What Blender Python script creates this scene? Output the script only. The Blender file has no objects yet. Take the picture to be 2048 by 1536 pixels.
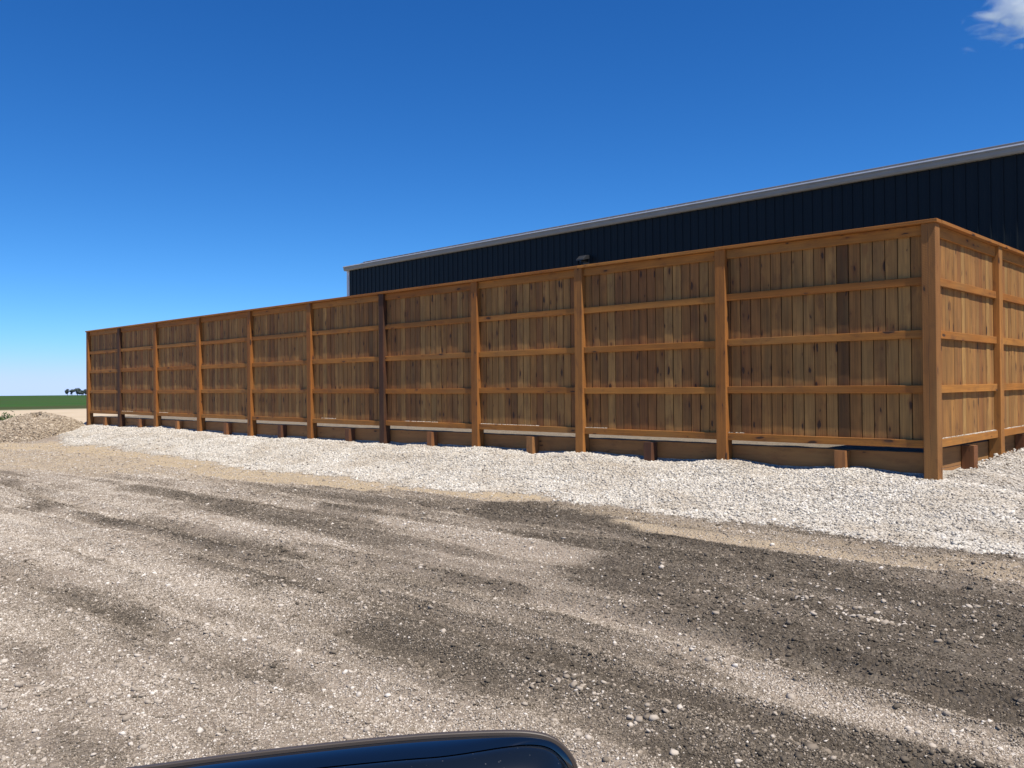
import bpy, math, random
import numpy as np
from mathutils import Vector, Matrix
rng=np.random.default_rng(7); random.seed(7)
scn=bpy.context.scene; COL=scn.collection
# ---------------------------------------------------------------- camera
EYE=1.5
yaw,pitch,roll,FL=0.76545,.00835,-.00852,1721.03
f=Vector((-math.sin(yaw)*math.cos(pitch),math.cos(yaw)*math.cos(pitch),math.sin(pitch)))
rt=Vector((math.cos(yaw),math.sin(yaw),0)); up=rt.cross(f)
rt,up=rt*math.cos(roll)+up*math.sin(roll),-rt*math.sin(roll)+up*math.cos(roll)
CAMP=Vector((3.14651,-9.95134,EYE))
cd=bpy.data.cameras.new('camera'); cam=bpy.data.objects.new('camera',cd); COL.objects.link(cam)
M=Matrix((rt,up,-f)).transposed().to_4x4(); M.translation=CAMP; cam.matrix_world=M
cd.sensor_width=36; cd.lens=36*FL/2048; cd.clip_start=.05; cd.clip_end=20000
scn.camera=cam
# ---------------------------------------------------------------- sky and sun
SUN_EL,SUN_TH=math.radians(63.5),math.radians(11.3)      # th: degrees in front of the fence plane
sd=Vector((math.cos(SUN_TH)*math.cos(SUN_EL),-math.sin(SUN_TH)*math.cos(SUN_EL),math.sin(SUN_EL)))
w=bpy.data.worlds.new('World'); scn.world=w; w.use_nodes=True
nt=w.node_tree; bg=nt.nodes['Background']; bg.inputs[1].default_value=.086
sky=nt.nodes.new('ShaderNodeTexSky'); sky.sky_type='NISHITA'; sky.sun_disc=False
sky.sun_elevation=SUN_EL; sky.sun_rotation=math.atan2(sd.x,sd.y)
sky.air_density=.6; sky.dust_density=0; sky.ozone_density=3.0; sky.altitude=0
# deep, saturated phone-camera blue: per-channel contrast of the sky texture
sep=nt.nodes.new('ShaderNodeSeparateColor'); cmb=nt.nodes.new('ShaderNodeCombineColor'); nt.links.new(sky.outputs[0],sep.inputs[0])
for ch,(gain,pw) in enumerate(((5.2*.70*1.55*1.63,1.6),(8.7*1.166,1.15),(8.7*1.42,.93))):
    a=nt.nodes.new('ShaderNodeMath'); a.operation='MULTIPLY'; a.inputs[1].default_value=.115; nt.links.new(sep.outputs[ch],a.inputs[0])
    b=nt.nodes.new('ShaderNodeMath'); b.operation='POWER'; b.inputs[1].default_value=pw; nt.links.new(a.outputs[0],b.inputs[0])
    c=nt.nodes.new('ShaderNodeMath'); c.operation='MULTIPLY'; c.inputs[1].default_value=gain; nt.links.new(b.outputs[0],c.inputs[0])
    d=nt.nodes.new('ShaderNodeMath'); d.operation='SMOOTH_MIN'; d.inputs[1].default_value=(5.4,7.0,11)[ch]; d.inputs[2].default_value=2.5; nt.links.new(c.outputs[0],d.inputs[0]); nt.links.new(d.outputs[0],cmb.inputs[ch])
nt.links.new(cmb.outputs[0],bg.inputs[0])
sl=bpy.data.lights.new('sun','SUN'); sl.energy=5.0; sl.angle=math.radians(.53); sl.color=(1,.93,.82)
so=bpy.data.objects.new('sun',sl); COL.objects.link(so); so.rotation_euler=sd.to_track_quat('Z','Y').to_euler()
scn.view_settings.view_transform='Standard'; scn.view_settings.look='None'; scn.view_settings.exposure=0.35
scn.cycles.max_bounces=8
# ---------------------------------------------------------------- helpers
def tag(o,label=None,cat=None,group=None,kind=None):
    if label:o['label']=label
    if cat:o['category']=cat
    if group:o['group']=group
    if kind:o['kind']=kind
    return o
def empty(name,loc,**k):
    o=bpy.data.objects.new(name,None); COL.objects.link(o); o.location=loc; o.empty_display_size=.3
    return tag(o,**k)
def link_mesh(name,me,mat=None,parent=None):
    o=bpy.data.objects.new(name,me); COL.objects.link(o)
    if mat: me.materials.append(mat)
    if parent is not None:
        o.parent=parent; o.matrix_parent_inverse=Matrix.Translation(-Vector(parent.location))
    return o
class MB:
    """collects timber pieces; every face corner carries a grain coordinate (along, across, piece id) and tone"""
    def __init__(s): s.v=[];s.f=[];s.g=[];s.t=[]
    def piece(s,o,ax,bx,cx,L,W,T,tone=None,seg=1,bow=0,pid=None,ch=.003):
        # o: corner; ax long axis, bx width axis, cx thickness axis (unit vectors)
        o=Vector(o);ax=Vector(ax);bx=Vector(bx);cx=Vector(cx)
        tone=random.random() if tone is None else tone
        pid=random.random()*40 if pid is None else pid
        n0=len(s.v); prof=[(ch,0),(W-ch,0),(W,ch),(W,T-ch),(W-ch,T),(ch,T),(0,T-ch),(0,ch)]
        circ=[0,W,W,W+T,W+T,2*W+T,2*W+T,2*W+2*T]
        b1=random.uniform(-bow,bow)
        for k in range(seg+1):
            q=k/seg; off=b1*4*q*(1-q)
            for (b,c) in prof: s.v.append(o+ax*(L*q)+bx*b+cx*(c+off))
        P=8
        for k in range(seg):
            for j in range(P):
                a=n0+k*P+j; b=n0+k*P+(j+1)%P; s.f.append((a,b,b+P,a+P))
                u0,u1=L*k/seg,L*(k+1)/seg; c0=circ[j]; c1=circ[j+1] if j<7 else circ[7]+ch
                s.g+= [(u0,c0,pid),(u0,c1,pid),(u1,c1,pid),(u1,c0,pid)]
                s.t.append(tone)
        for e,rev in ((n0,True),(n0+seg*P,False)):
            idx=list(range(e,e+P)); gg=[(q[1]*.15,q[0],pid+.5) for q in prof]
            if rev: idx=idx[::-1];gg=gg[::-1]
            s.f.append(tuple(idx)); s.g+=gg; s.t.append(tone)
    def build(s,name,mat,parent=None):
        me=bpy.data.meshes.new(name); me.from_pydata([tuple(v) for v in s.v],[],s.f)
        a=me.attributes.new('gc','FLOAT_VECTOR','CORNER'); a.data.foreach_set('vector',np.array(s.g,dtype=np.float32).ravel())
        a=me.attributes.new('tone','FLOAT','FACE'); a.data.foreach_set('value',np.array(s.t,dtype=np.float32))
        import bmesh
        bm=bmesh.new(); bm.from_mesh(me); bmesh.ops.recalc_face_normals(bm,faces=bm.faces); bm.to_mesh(me); bm.free()
        return link_mesh(name,me,mat,parent)
class NT:
    def __init__(s,name):
        s.m=bpy.data.materials.new(name); s.m.use_nodes=True; s.t=s.m.node_tree; s.b=s.t.nodes['Principled BSDF']
    def n(s,t,ins={},**p):
        x=s.t.nodes.new(t)
        for k,v in p.items(): setattr(x,k,v)
        for k,v in ins.items():
            if isinstance(v,bpy.types.NodeSocket): s.t.links.new(v,x.inputs[k])
            else: x.inputs[k].default_value=v
        return x
    def math(s,op,a,b=0.0,c=0.0,clamp=False):
        x=s.n('ShaderNodeMath',{0:a,1:b,2:c},operation=op); x.use_clamp=clamp; return x.outputs[0]
    def mix(s,fac,a,b,bt='MIX'):
        x=s.n('ShaderNodeMix',data_type='RGBA',blend_type=bt)
        for i,v in ((0,fac),(6,a),(7,b)):
            if isinstance(v,bpy.types.NodeSocket): s.t.links.new(v,x.inputs[i])
            else: x.inputs[i].default_value=v if i==0 else (*v,1) if len(v)==3 else v
        return x.outputs[2]
    def attr(s,nm): return s.n('ShaderNodeAttribute',attribute_name=nm)
    def mul(s,v,sc): return s.n('ShaderNodeVectorMath',{0:v,1:sc},operation='MULTIPLY').outputs[0]
    def ramp(s,fac,stops,interp='LINEAR'):
        x=s.n('ShaderNodeValToRGB',{0:fac}); cr=x.color_ramp; cr.interpolation=interp
        while len(cr.elements)<len(stops): cr.elements.new(.5)
        for e,(p,c) in zip(cr.elements,stops): e.position=p; e.color=(*c,1) if len(c)==3 else c
        return x.outputs[0]
    def out(s,col=None,rough=.7,bump=None,bs=.3,bd=.01):
        if col is not None: s.t.links.new(col,s.b.inputs['Base Color'])
        if isinstance(rough,float): s.b.inputs['Roughness'].default_value=rough
        else: s.t.links.new(rough,s.b.inputs['Roughness'])
        if bump is not None:
            x=s.n('ShaderNodeBump',{'Strength':bs,'Distance':bd,'Height':bump}); s.t.links.new(x.outputs[0],s.b.inputs['Normal'])
        return s.m
def wood(name,tones,grain=.35,knots=1.0,val=1.0,crack=0.0,saw=0.0,W=.14,fine=1.0):
    N=NT(name); g=N.attr('gc').outputs['Vector']; tone=N.attr('tone').outputs['Fac']
    col=N.ramp(tone,tones)
    wob=N.n('ShaderNodeTexNoise',{'Vector':N.mul(g,(1.3,6,1)),'Scale':1.0,'Detail':2.0}).outputs[0]
    wv=N.n('ShaderNodeCombineXYZ',{1:N.math('MULTIPLY',wob,.03)}).outputs[0]
    gw=N.n('ShaderNodeVectorMath',{0:g,1:wv},operation='ADD').outputs[0]
    n1=N.n('ShaderNodeTexNoise',{'Vector':N.mul(gw,(1.6,75*fine,1)),'Scale':1.0,'Detail':4.0,'Roughness':.6}).outputs[0]
    n2=N.n('ShaderNodeTexNoise',{'Vector':N.mul(gw,(.9,14,1)),'Scale':1.0,'Detail':3.0}).outputs[0]
    n3=N.n('ShaderNodeTexNoise',{'Vector':N.mul(g,(2.2,5,1)),'Scale':1.0,'Detail':3.0}).outputs[0]
    a=N.math('MULTIPLY_ADD',n1,.9,.55); b=N.math('MULTIPLY_ADD',n2,.9,.55); c=N.math('MULTIPLY_ADD',n3,.7,.65)
    k=N.math('MULTIPLY',N.math('MULTIPLY',a,b),c)
    k=N.math('ADD',N.math('MULTIPLY',N.math('SUBTRACT',k,1),grain*2),1)
    kc=N.n('ShaderNodeCombineXYZ',{0:k,1:k,2:k}).outputs[0]
    col=N.mix(1.0,col,kc,'MULTIPLY')
    # greenish treatment patches
    n4=N.n('ShaderNodeTexNoise',{'Vector':N.mul(g,(.8,3,1.3)),'Scale':1.0,'Detail':2.0}).outputs[0]
    col=N.mix(N.math('MULTIPLY',N.math('SUBTRACT',n4,.5,clamp=True),1.6,clamp=True),col,(.25,.17,.07))
    # knots
    kd=N.n('ShaderNodeTexNoise',{'Vector':N.mul(g,(9,30,2)),'Scale':1.0,'Detail':2.0}).outputs['Color']
    kd=N.n('ShaderNodeVectorMath',{0:kd,1:(.5,.5,.5)},operation='SUBTRACT').outputs[0]
    kv=N.n('ShaderNodeVectorMath',{0:N.mul(g,(4.4,13,3.7)),1:N.mul(kd,(.35,.5,0))},operation='ADD').outputs[0]
    vo=N.n('ShaderNodeTexVoronoi',{'Vector':kv,'Scale':1.0,'Randomness':1.0})
    dist=vo.outputs['Distance']; rnd=N.n('ShaderNodeSeparateColor',{0:vo.outputs['Color']}).outputs[0]
    sz=N.math('MULTIPLY',N.math('POWER',N.math('SUBTRACT',rnd,.25,clamp=True),1.5),.46*knots)
    km=N.math('MULTIPLY',N.math('SUBTRACT',sz,dist),14.0,clamp=True)
    kh=N.math('MULTIPLY',N.math('SUBTRACT',N.math('MULTIPLY',sz,2.3),dist),2.2,clamp=True)
    col=N.mix(N.math('MULTIPLY',kh,.5),col,(.16,.06,.025))
    col=N.mix(N.math('MULTIPLY',km,.88),col,(.032,.017,.009))
    bl=N.n('ShaderNodeTexNoise',{'Vector':N.mul(g,(3.1,7,5.1)),'Scale':1.0,'Detail':4.0,'Roughness':.65}).outputs[0]
    col=N.mix(N.math('MULTIPLY',N.math('SUBTRACT',bl,.56,clamp=True),3.2,clamp=True),col,(.12,.058,.026))
    col=N.n('ShaderNodeHueSaturation',{'Color':col,'Saturation':1.1,'Value':val,'Hue':.4955}).outputs[0]
    h=N.math('SUBTRACT',n1,N.math('MULTIPLY',km,.5))
    if crack:
        sp=N.n('ShaderNodeSeparateXYZ',{0:g}); u,v,z=sp.outputs
        nn=N.n('ShaderNodeTexNoise',{'Vector':N.mul(g,(2.2,0,1)),'Scale':1.0,'Detail':4.0}).outputs[0]
        cen=N.math('MULTIPLY_ADD',nn,.05,W*.5-.025)
        cr=N.math('SUBTRACT',1.0,N.math('MULTIPLY',N.math('ABSOLUTE',N.math('SUBTRACT',v,cen)),1/.0035),clamp=True)
        br=N.n('ShaderNodeTexNoise',{'Vector':N.mul(g,(1.1,0,2)),'Scale':1.0}).outputs[0]
        cr=N.math('MULTIPLY',cr,N.math('MULTIPLY',N.math('SUBTRACT',br,.4,clamp=True),10,clamp=True))
        col=N.mix(N.math('MULTIPLY',cr,crack),col,(.02,.01,.006)); h=N.math('SUBTRACT',h,N.math('MULTIPLY',cr,2*crack))
    if saw:
        sp=N.n('ShaderNodeSeparateXYZ',{0:g}); u,v,z=sp.outputs
        sn=N.math('SINE',N.math('ADD',N.math('MULTIPLY_ADD',v,130,N.math('MULTIPLY',u,230)),N.math('MULTIPLY',n3,30)))
        h=N.math('ADD',h,N.math('MULTIPLY',sn,saw))
        col=N.mix(N.math('MULTIPLY',N.math('ADD',sn,1),.07*saw),col,(.45,.28,.14))
    return N.out(col,.78,h,.35,.004)
T1=[(0,(.12,.062,.022)),(.08,(.22,.112,.042)),(.25,(.30,.162,.058)),(.45,(.36,.215,.083)),(.62,(.29,.155,.056)),(.8,(.235,.112,.042)),(1,(.40,.24,.092))]
WB=wood('board_wood',T1,grain=.62,knots=1.05,val=.95)
WR=wood('rail_wood',val=1.0,tones=[(0,(.29,.125,.036)),(1,(.37,.18,.056))],grain=.42,knots=1.0)
WP=wood('post_wood',val=.95,tones=[(0,(.060,.026,.011)),(.08,(.072,.032,.014)),(.15,(.26,.108,.032)),(.6,(.30,.135,.043)),(1,(.36,.18,.062))],grain=.42,knots=1.0,crack=.75)
WC=wood('sawn_post_wood',val=.95,tones=[(0,(.25,.12,.042)),(1,(.28,.14,.05))],grain=.42,knots=.9,crack=1.0,saw=.18)
WK=wood('plank_wood',[(0,(.25,.135,.055)),(1,(.32,.175,.075))],grain=.3,knots=.8)
WS=wood('short_post_wood',[(0,(.075,.034,.018)),(.5,(.22,.1,.045)),(1,(.38,.19,.075))],grain=.5,knots=.7)
# ---------------------------------------------------------------- ground
FX=[-24.55,-22.1,-19.72,-17.25,-14.78,-12.34,-9.9,-7.37,-5.1,-2.7,0.0]
FZ=[0.594,0.576,0.605,0.57,0.53,0.539,0.522,0.538,0.547,0.546,0.486]
def sstep(a,b,t):
    t=np.clip((t-a)/(b-a),0,1); return t*t*(3-2*t)
def vnoise(x,y,seed=0):
    xi=np.floor(x).astype(np.int64); yi=np.floor(y).astype(np.int64); fx=x-xi; fy=y-yi
    fx=fx*fx*(3-2*fx); fy=fy*fy*(3-2*fy)
    def h(a,b):
        q=(a*374761393+b*668265263+seed*974634777)&0xffffffff; q=((q^(q>>13))*1274126177)&0xffffffff
        return ((q^(q>>16))&0xffff)/65535.
    return (h(xi,yi)*(1-fx)+h(xi+1,yi)*fx)*(1-fy)+(h(xi,yi+1)*(1-fx)+h(xi+1,yi+1)*fx)*fy
def fbm(x,y,o=4,seed=0):
    s=0;a=.5;t=0
    for k in range(o): s=s+a*vnoise(x*2**k+17*k,y*2**k+5*k,seed+k); t+=a; a*=.5
    return s/t
def gheight(x,y,detail=True):
    x=np.asarray(x,float); y=np.asarray(y,float)
    foot=np.interp(x,FX,FZ)
    side=FZ[-1]+np.clip(y,0,6)*.058
    foot=np.where((x>0)&(y>0),side,np.where(x>0,FZ[-1],foot))
    dx=np.maximum(np.maximum(x,-24.75-x),0); dy=np.maximum(-y,0)
    d=np.hypot(dx,dy); t=sstep(-.3,2.3,d); z=foot*(1-t)+.17*t
    z=z-sstep(2.0,8.5,d)*.17
    inn=(y>.18)&(x<-.17)&(x>-24.75); zin=.78-.0026*x-.012
    beh=(y>.18)&(x<=-24.75); zl=np.interp(-24.75-x,[0,1.6,4],[.74,.42,.15])
    z=np.where(inn,zin,np.where(beh,np.maximum(z,zl),z))
    far=sstep(9,40,np.hypot(x+3,y+10)-12); z=np.where(inn,z,z*(1-far))
    if detail:
        near=1-sstep(30,60,np.hypot(x-3,y+10))
        wt=sstep(2.6,1.2,d)
        z=z+near*np.where(inn,0.3,1)*((fbm(x*1.6,y*1.6,3,3)-.5)*.07*wt+(fbm(x*.5,y*2.2,4,9)-.5)*.05+(fbm(x*5,y*5,3,21)-.5)*.022)
        for yc,am,wd_,k_ in ((-5.75,.030,.13,.3),(-6.35,.022,.10,.7),(-3.05,.025,.14,1.1),(-3.65,.018,.12,1.9),(-4.45,.022,.16,2.3),(-6.9,.02,.12,3.1),(-7.5,.022,.11,3.9)):
            yr=yc+.12*np.sin(x*.45+k_*5)-.02*x*np.sin(k_)+.0*x
            q_=(y-yr)/wd_; am_=am*(.4+1.2*fbm(x*.8,y*.3+k_,2,77))
            z=z+near*am_*(-np.exp(-q_*q_)+.75*np.exp(-(np.abs(q_)-1.7)**2/.35))*(x>-16)
        z=z+near*.018*np.maximum(fbm(x*9,y*9,2,55)-.52,0)*4*sstep(.45,.6,fbm(x*.9,y*1.4,3,57))*(y<-1.5)
        # small heaps of gravel pushed up against the posts
        for k,(px,pz) in enumerate(zip([-.9,-2.55,-5.0,-7.3,-9.8,-1.9,-3.4,-6.0],[.05,.05,.06,.03,.03,-.03,-.03,-.03])):
            z=z+pz*np.exp(-((x-px)**2+(y+.05)**2)/.09)*(y<.17)
        z=z+.07*np.exp(-((x-.1)**2+(y-1.9)**2)/.2)+.04*np.exp(-((x-.12)**2+(y-.6)**2)/.08)
    return z
def axis(segs):
    out=[segs[0][0]]
    for a,b,s in segs:
        n=max(1,int(round((b-a)/s))); out+=list(a+(b-a)*np.arange(1,n+1)/n)
    return np.array(out)
gxs=axis([(-6000,-1000,1000),(-1000,-200,100),(-200,-60,10),(-60,-30,1),(-30,-14,.10),(-14,5,.05),(5,12,.3),(12,60,4),(60,400,60),(400,4000,900)])
gys=axis([(-4000,-400,900),(-400,-60,60),(-60,-14,4),(-14,-9,.4),(-9,.15,.045),(.15,.1995,.0495),(.1995,8,.2),(8,50,1.5),(50,200,10),(200,1000,80),(1000,7000,1000)])
X,Y=np.meshgrid(gxs,gys,indexing='ij')
Z=gheight(X,Y)
def polymask(px,py,poly,soft):
    inside=np.zeros(px.shape,bool); dm=np.full(px.shape,1e9); n=len(poly)
    for i in range(n):
        x1,y1=poly[i]; x2,y2=poly[(i+1)%n]
        c=((y1>py)!=(y2>py))&(px<(x2-x1)*(py-y1)/((y2-y1) if y2!=y1 else 1e-9)+x1); inside^=c
        ex,ey=x2-x1,y2-y1; t=np.clip(((px-x1)*ex+(py-y1)*ey)/(ex*ex+ey*ey+1e-12),0,1)
        dm=np.minimum(dm,np.hypot(px-x1-t*ex,py-y1-t*ey))
    sdist=np.where(inside,dm,-dm); return sstep(-soft,soft,sdist)
def linemask(px,py,pts,wd):
    dm=np.full(px.shape,1e9)
    for (x1,y1),(x2,y2) in zip(pts[:-1],pts[1:]):
        ex,ey=x2-x1,y2-y1; t=np.clip(((px-x1)*ex+(py-y1)*ey)/(ex*ex+ey*ey),0,1)
        dm=np.minimum(dm,np.hypot((px-x1-t*ex)*.6,py-y1-t*ey))
    return 1-sstep(wd*.35,wd*1.3,dm)
WE=[(-24.6,-.25),(-23.6,-.75),(-21.62,-1.64),(-17.79,-1.53),(-15.53,-1.69),(-13.15,-1.94),(-11.1,-2.19),(-9.74,-2.2),(-8.09,-1.95),(-6.75,-2.03),(-5.68,-2.01),(-4.73,-1.99),(-3.98,-1.87),(-3.17,-1.99),(-2.34,-2.06),(-1.72,-2.05),(-.89,-1.9),(-.15,-2.0),(.33,-2.08),(.76,-2.15),(1.32,-2.17),(3,-2.4),(12,-3)]
TAN=[(-24.29,-2.4),(-21.37,-1.66),(-16.03,-1.69),(-10.76,-2.18),(-8.05,-1.99),(-5.65,-2.04),(-4.0,-1.93),(-3.5,-1.95),(-4.19,-2.54),(-5.41,-2.69),(-6.91,-2.79),(-8.17,-3.15),(-10.13,-3.42),(-13.66,-2.71),(-17.98,-2.59),(-23,-3.6)]
P1=[(-3.43,-2.04),(-1.41,-2.46),(-.02,-3.3),(.86,-3.5),(1.69,-3.65),(3,-3.9),(3.2,-6.1),(2.22,-6.03),(1.79,-5.87),(1.41,-5.8),(1.03,-5.75),(.65,-5.65),(.12,-5.46),(-.56,-5.24),(-1.32,-4.89),(-1.5,-4.37),(-2.83,-3.92),(-4.18,-3.36),(-4.13,-2.61),(-3.82,-2.05)]
P2=[(-2.11,-6.21),(-1.03,-5.74),(-.2,-5.7),(.71,-6.01),(1.31,-6.12),(1.89,-6.19),(2.6,-6.3),(2.2,-7.3),(1.18,-7.14),(.98,-7.04),(.66,-6.97),(.23,-7.02),(-.37,-6.98),(-1.12,-6.92)]
P3=[(-7.27,-5.94),(-5.56,-5.56),(-3.21,-5.43),(-1.37,-5.4),(-.25,-5.74),(-.31,-6.39),(-1.17,-6.51),(-2.23,-6.56),(-4.07,-6.63)]
P4=[(-9.32,-3.66),(-6.46,-3.12),(-3.94,-3.2),(-3.68,-4.17),(-3.09,-4.96),(-4.33,-5.23),(-6.82,-5.05)]
P5=[(-4.04,-7.49),(-2.65,-7.46),(-1.5,-7.58),(-1.44,-7.76),(-2.27,-7.87),(-3.41,-7.84)]
TAN2=[(-22.97,-2.5),(-18.64,-1.79),(-11.59,-2.3),(-8.69,-2.4),(-8.75,-3.2),(-10.69,-3.75),(-13.07,-4.3),(-16,-5.0),(-24,-5)]
def cover(x,y):
    """white, tan, dark cover fractions at world x,y"""
    wx=(fbm(x*1.2,y*1.2,3,41)-.5)*.5; wy=(fbm(x*1.5+9,y*1.5,4,47)-.5)*.55
    xx,yy=x+wx,y+wy
    ye=np.interp(xx,[p[0] for p in WE],[p[1] for p in WE])
    white=sstep(-.30,.2,yy-ye+(fbm(x*7,y*7,2,43)-.5)*.3)*(xx>-25.2+.0*y)
    white=np.where((y>.18)&(x<-24.75),sstep(-29,-27.4,xx)*sstep(12,8,y),white)
    white=np.where(y>9,0,white)*(1-sstep(6,12,x))
    inn=(y>.16)&(x<-.16)&(x>-24.75); white=np.where(inn,.12,white)
    tan=np.where(inn,.15,np.maximum(polymask(xx,yy,TAN,.22),.62*polymask(xx,yy,TAN2,.4)))
    dark=np.full(x.shape,.10)
    dark=dark+.34*sstep(-5.5,-2.6,yy)*(sstep(-15,-6,x))+.12*sstep(-7.8,-6.5,yy)*sstep(-5,0,x)
    for pl,s,sf in ((P1,1.0,.35),(P2,.82,.3),(P3,.72,.35),(P4,.62,.45),(P5,.6,.2)):
        m=polymask(xx,yy*.6+y*.4,pl,sf); dark=np.maximum(dark,m*s)
    for pts,wd,s in (([(-8.64,-2.95),(-6.56,-2.95),(-5.05,-3.05),(-3.46,-3.28)],.28,.8),
        ([(-9,-6.1),(-6.86,-5.95),(-4.73,-6.08),(-3.3,-6.08),(-2.11,-6.21),(-1.12,-6.12)],.22,.85),
        ([(-7,-7.5),(-3.5,-7.64),(-2.3,-7.61),(-1.52,-7.6),(-.83,-7.45)],.11,.6),
        ([(-9.5,-4.6),(-6.37,-4.77),(-4.59,-4.77),(-3.09,-4.96),(-1.81,-5.24),(-.92,-5.34)],.3,.75),
        ([(-13,-5.5),(-12.16,-5.6),(-8.96,-5.92),(-7.02,-5.98)],.12,.6),
        ([(-4.5,-8.3),(-2.45,-8.41),(-1.41,-8.44),(-.6,-8.49)],.12,.6),
        ([(-1.6,-5.5),(-.4,-5.35),(.9,-5.4),(2.4,-5.5)],.09,.98)):
        dark=np.maximum(dark,linemask(xx,yy*.8+y*.2,pts,wd*1.5)*s*np.clip(.25+1.5*(fbm(x*.9+3,y*2.2,4,83)-.22),0,1.05))
    for pts,wd,s in (([(-.9,-5.5),(-.5,-5.58),(.36,-5.82),(.85,-5.99),(1.27,-6.04),(1.74,-6.06),(2.6,-6.15)],.10,.62),
        ([(-3.97,-4.2),(-2.76,-4.33),(-1.67,-4.45)],.27,.85),([(-12,-4.0),(-9,-4.15),(-6,-4.1)],.22,.5),
        ([(-5.5,-6.7),(-3.5,-6.8),(-1.8,-6.85)],.2,.5)):
        dark=dark-dark*s*linemask(xx*.8+x*.2,yy*.4+y*.6,pts,wd)
    st=(fbm(x*.32+.05*y,y*5.0,4,61)-.5); pt=(fbm(x*1.1,y*2.2,4,67)-.5)
    near=1-sstep(25,50,np.hypot(x-3,y+10))
    dark=np.clip(dark-.03+near*(st*1.1+pt*.6),0,1)
    tb=linemask(xx,yy*.5+y*.5,[(-2.0,-2.95),(-.59,-3.02),(.03,-3.04),(.72,-3.14),(1.6,-3.33),(3,-3.5)],.14)
    r=linemask(xx,yy,[(-3,-2.4),(-.96,-2.6),(.24,-2.75),(1.42,-2.85),(3,-3)],.35)
    dark=dark*(1-.9*tb)*(1-tan); dark=dark*(1-.35*r)
    tan=np.maximum(tan,np.maximum(tb*.62,r*.35)); tan=tan*(1-white)
    tan=np.clip(tan*(.75+.7*(fbm(x*2,y*4,4,71))),0,1)
    dark=np.where((y>.16)&(x<-.16)&(x>-24.75),.85,dark)
    return white,tan,dark*(1-white)
wh,tn,dk=cover(X,Y)
# green field far to the left, sandy lane before it
fd=np.hypot(X-CAMP.x,Y-CAMP.y)
fe=100+(fbm(X*.03,Y*.03,3,5)-.5)*10
field=sstep(0,3,fd-fe)
sand=sstep(34,46,fd)*(1-field)
nx,ny=len(gxs),len(gys)
co=np.stack([X,Y,Z],-1).reshape(-1,3)
I=np.arange(nx*ny).reshape(nx,ny)
q=np.stack([I[:-1,:-1],I[1:,:-1],I[1:,1:],I[:-1,1:]],-1).reshape(-1,4)
def npmesh(name,co,faces,k):
    me=bpy.data.meshes.new(name); me.vertices.add(len(co)); me.vertices.foreach_set('co',np.asarray(co,np.float32).ravel())
    nf=len(faces); me.loops.add(nf*k); me.loops.foreach_set('vertex_index',np.asarray(faces,np.int32).ravel())
    me.polygons.add(nf); me.polygons.foreach_set('loop_start',np.arange(nf,dtype=np.int32)*k)
    me.polygons.foreach_set('loop_total',np.full(nf,k,np.int32)); me.update(calc_edges=True); return me
gme=npmesh('ground',co,q,4)
gme.polygons.foreach_set('use_smooth',np.ones(len(q),bool))
for nm,a in (('white',wh),('tan',tn),('dark',dk),('field',field),('sand',sand)):
    at=gme.attributes.new(nm,'FLOAT','POINT'); at.data.foreach_set('value',a.astype(np.float32).ravel())
N=NT('gravel_ground'); P=N.n('ShaderNodeNewGeometry').outputs['Position']
aw,at_,ad,af,as_=[N.attr(k).outputs['Fac'] for k in ('white','tan','dark','field','sand')]
nf=N.n('ShaderNodeTexNoise',{'Vector':P,'Scale':55.0,'Detail':5.0,'Roughness':.7}).outputs[0]
nm_=N.n('ShaderNodeTexNoise',{'Vector':P,'Scale':9.0,'Detail':5.0,'Roughness':.65}).outputs[0]
v1=N.n('ShaderNodeTexVoronoi',{'Vector':P,'Scale':42.0}); v2=N.n('ShaderNodeTexVoronoi',{'Vector':P,'Scale':85.0})
r1=N.n('ShaderNodeSeparateColor',{0:v1.outputs['Color']}).outputs[0]; r2=N.n('ShaderNodeSeparateColor',{0:v2.outputs['Color']}).outputs[1]
lightc=N.mix(r1,(.37,.30,.235),(.56,.475,.375)); lightc=N.mix(N.math('MULTIPLY',nf,.8),lightc,(.25,.195,.145))
darkc=N.mix(r2,(.052,.041,.029),(.098,.079,.058)); darkc=N.mix(N.math('MULTIPLY',r1,.25),darkc,(.20,.165,.13))
dd=N.math('MULTIPLY_ADD',N.math('SUBTRACT',nm_,.5),.9,ad,clamp=True)
dd=N.math('MULTIPLY_ADD',N.math('SUBTRACT',nf,.5),.8,dd,clamp=True)
col=N.mix(dd,lightc,darkc)
tanc=N.mix(nf,(.41,.31,.19),(.57,.455,.30)); tanc=N.mix(N.math('MULTIPLY',r2,.3),tanc,(.4,.33,.25))
tf=N.math('MULTIPLY_ADD',N.math('SUBTRACT',nm_,.5),.8,at_,clamp=True); col=N.mix(tf,col,tanc)
whc=N.mix(r1,(.36,.33,.29),(.56,.525,.47)); whc=N.mix(N.math('MULTIPLY',N.math('SUBTRACT',nf,.5,clamp=True),1.8,clamp=True),whc,(.22,.20,.18))
wf=N.math('MULTIPLY_ADD',N.math('SUBTRACT',nm_,.5),.9,aw,clamp=True); col=N.mix(wf,col,whc)
sandc=N.mix(N.n('ShaderNodeTexNoise',{'Vector':N.mul(P,(.25,.25,.25)),'Scale':1.0,'Detail':4.0}).outputs[0],(.42,.33,.22),(.56,.46,.33))
col=N.mix(as_,col,sandc)
fn=N.n('ShaderNodeTexNoise',{'Vector':N.mul(P,(.022,.004,1)),'Scale':1.0,'Detail':6.0,'Roughness':.6}).outputs[0]
fn2=N.n('ShaderNodeTexNoise',{'Vector':N.mul(P,(.4,.4,1)),'Scale':1.0,'Detail':3.0}).outputs[0]
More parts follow.
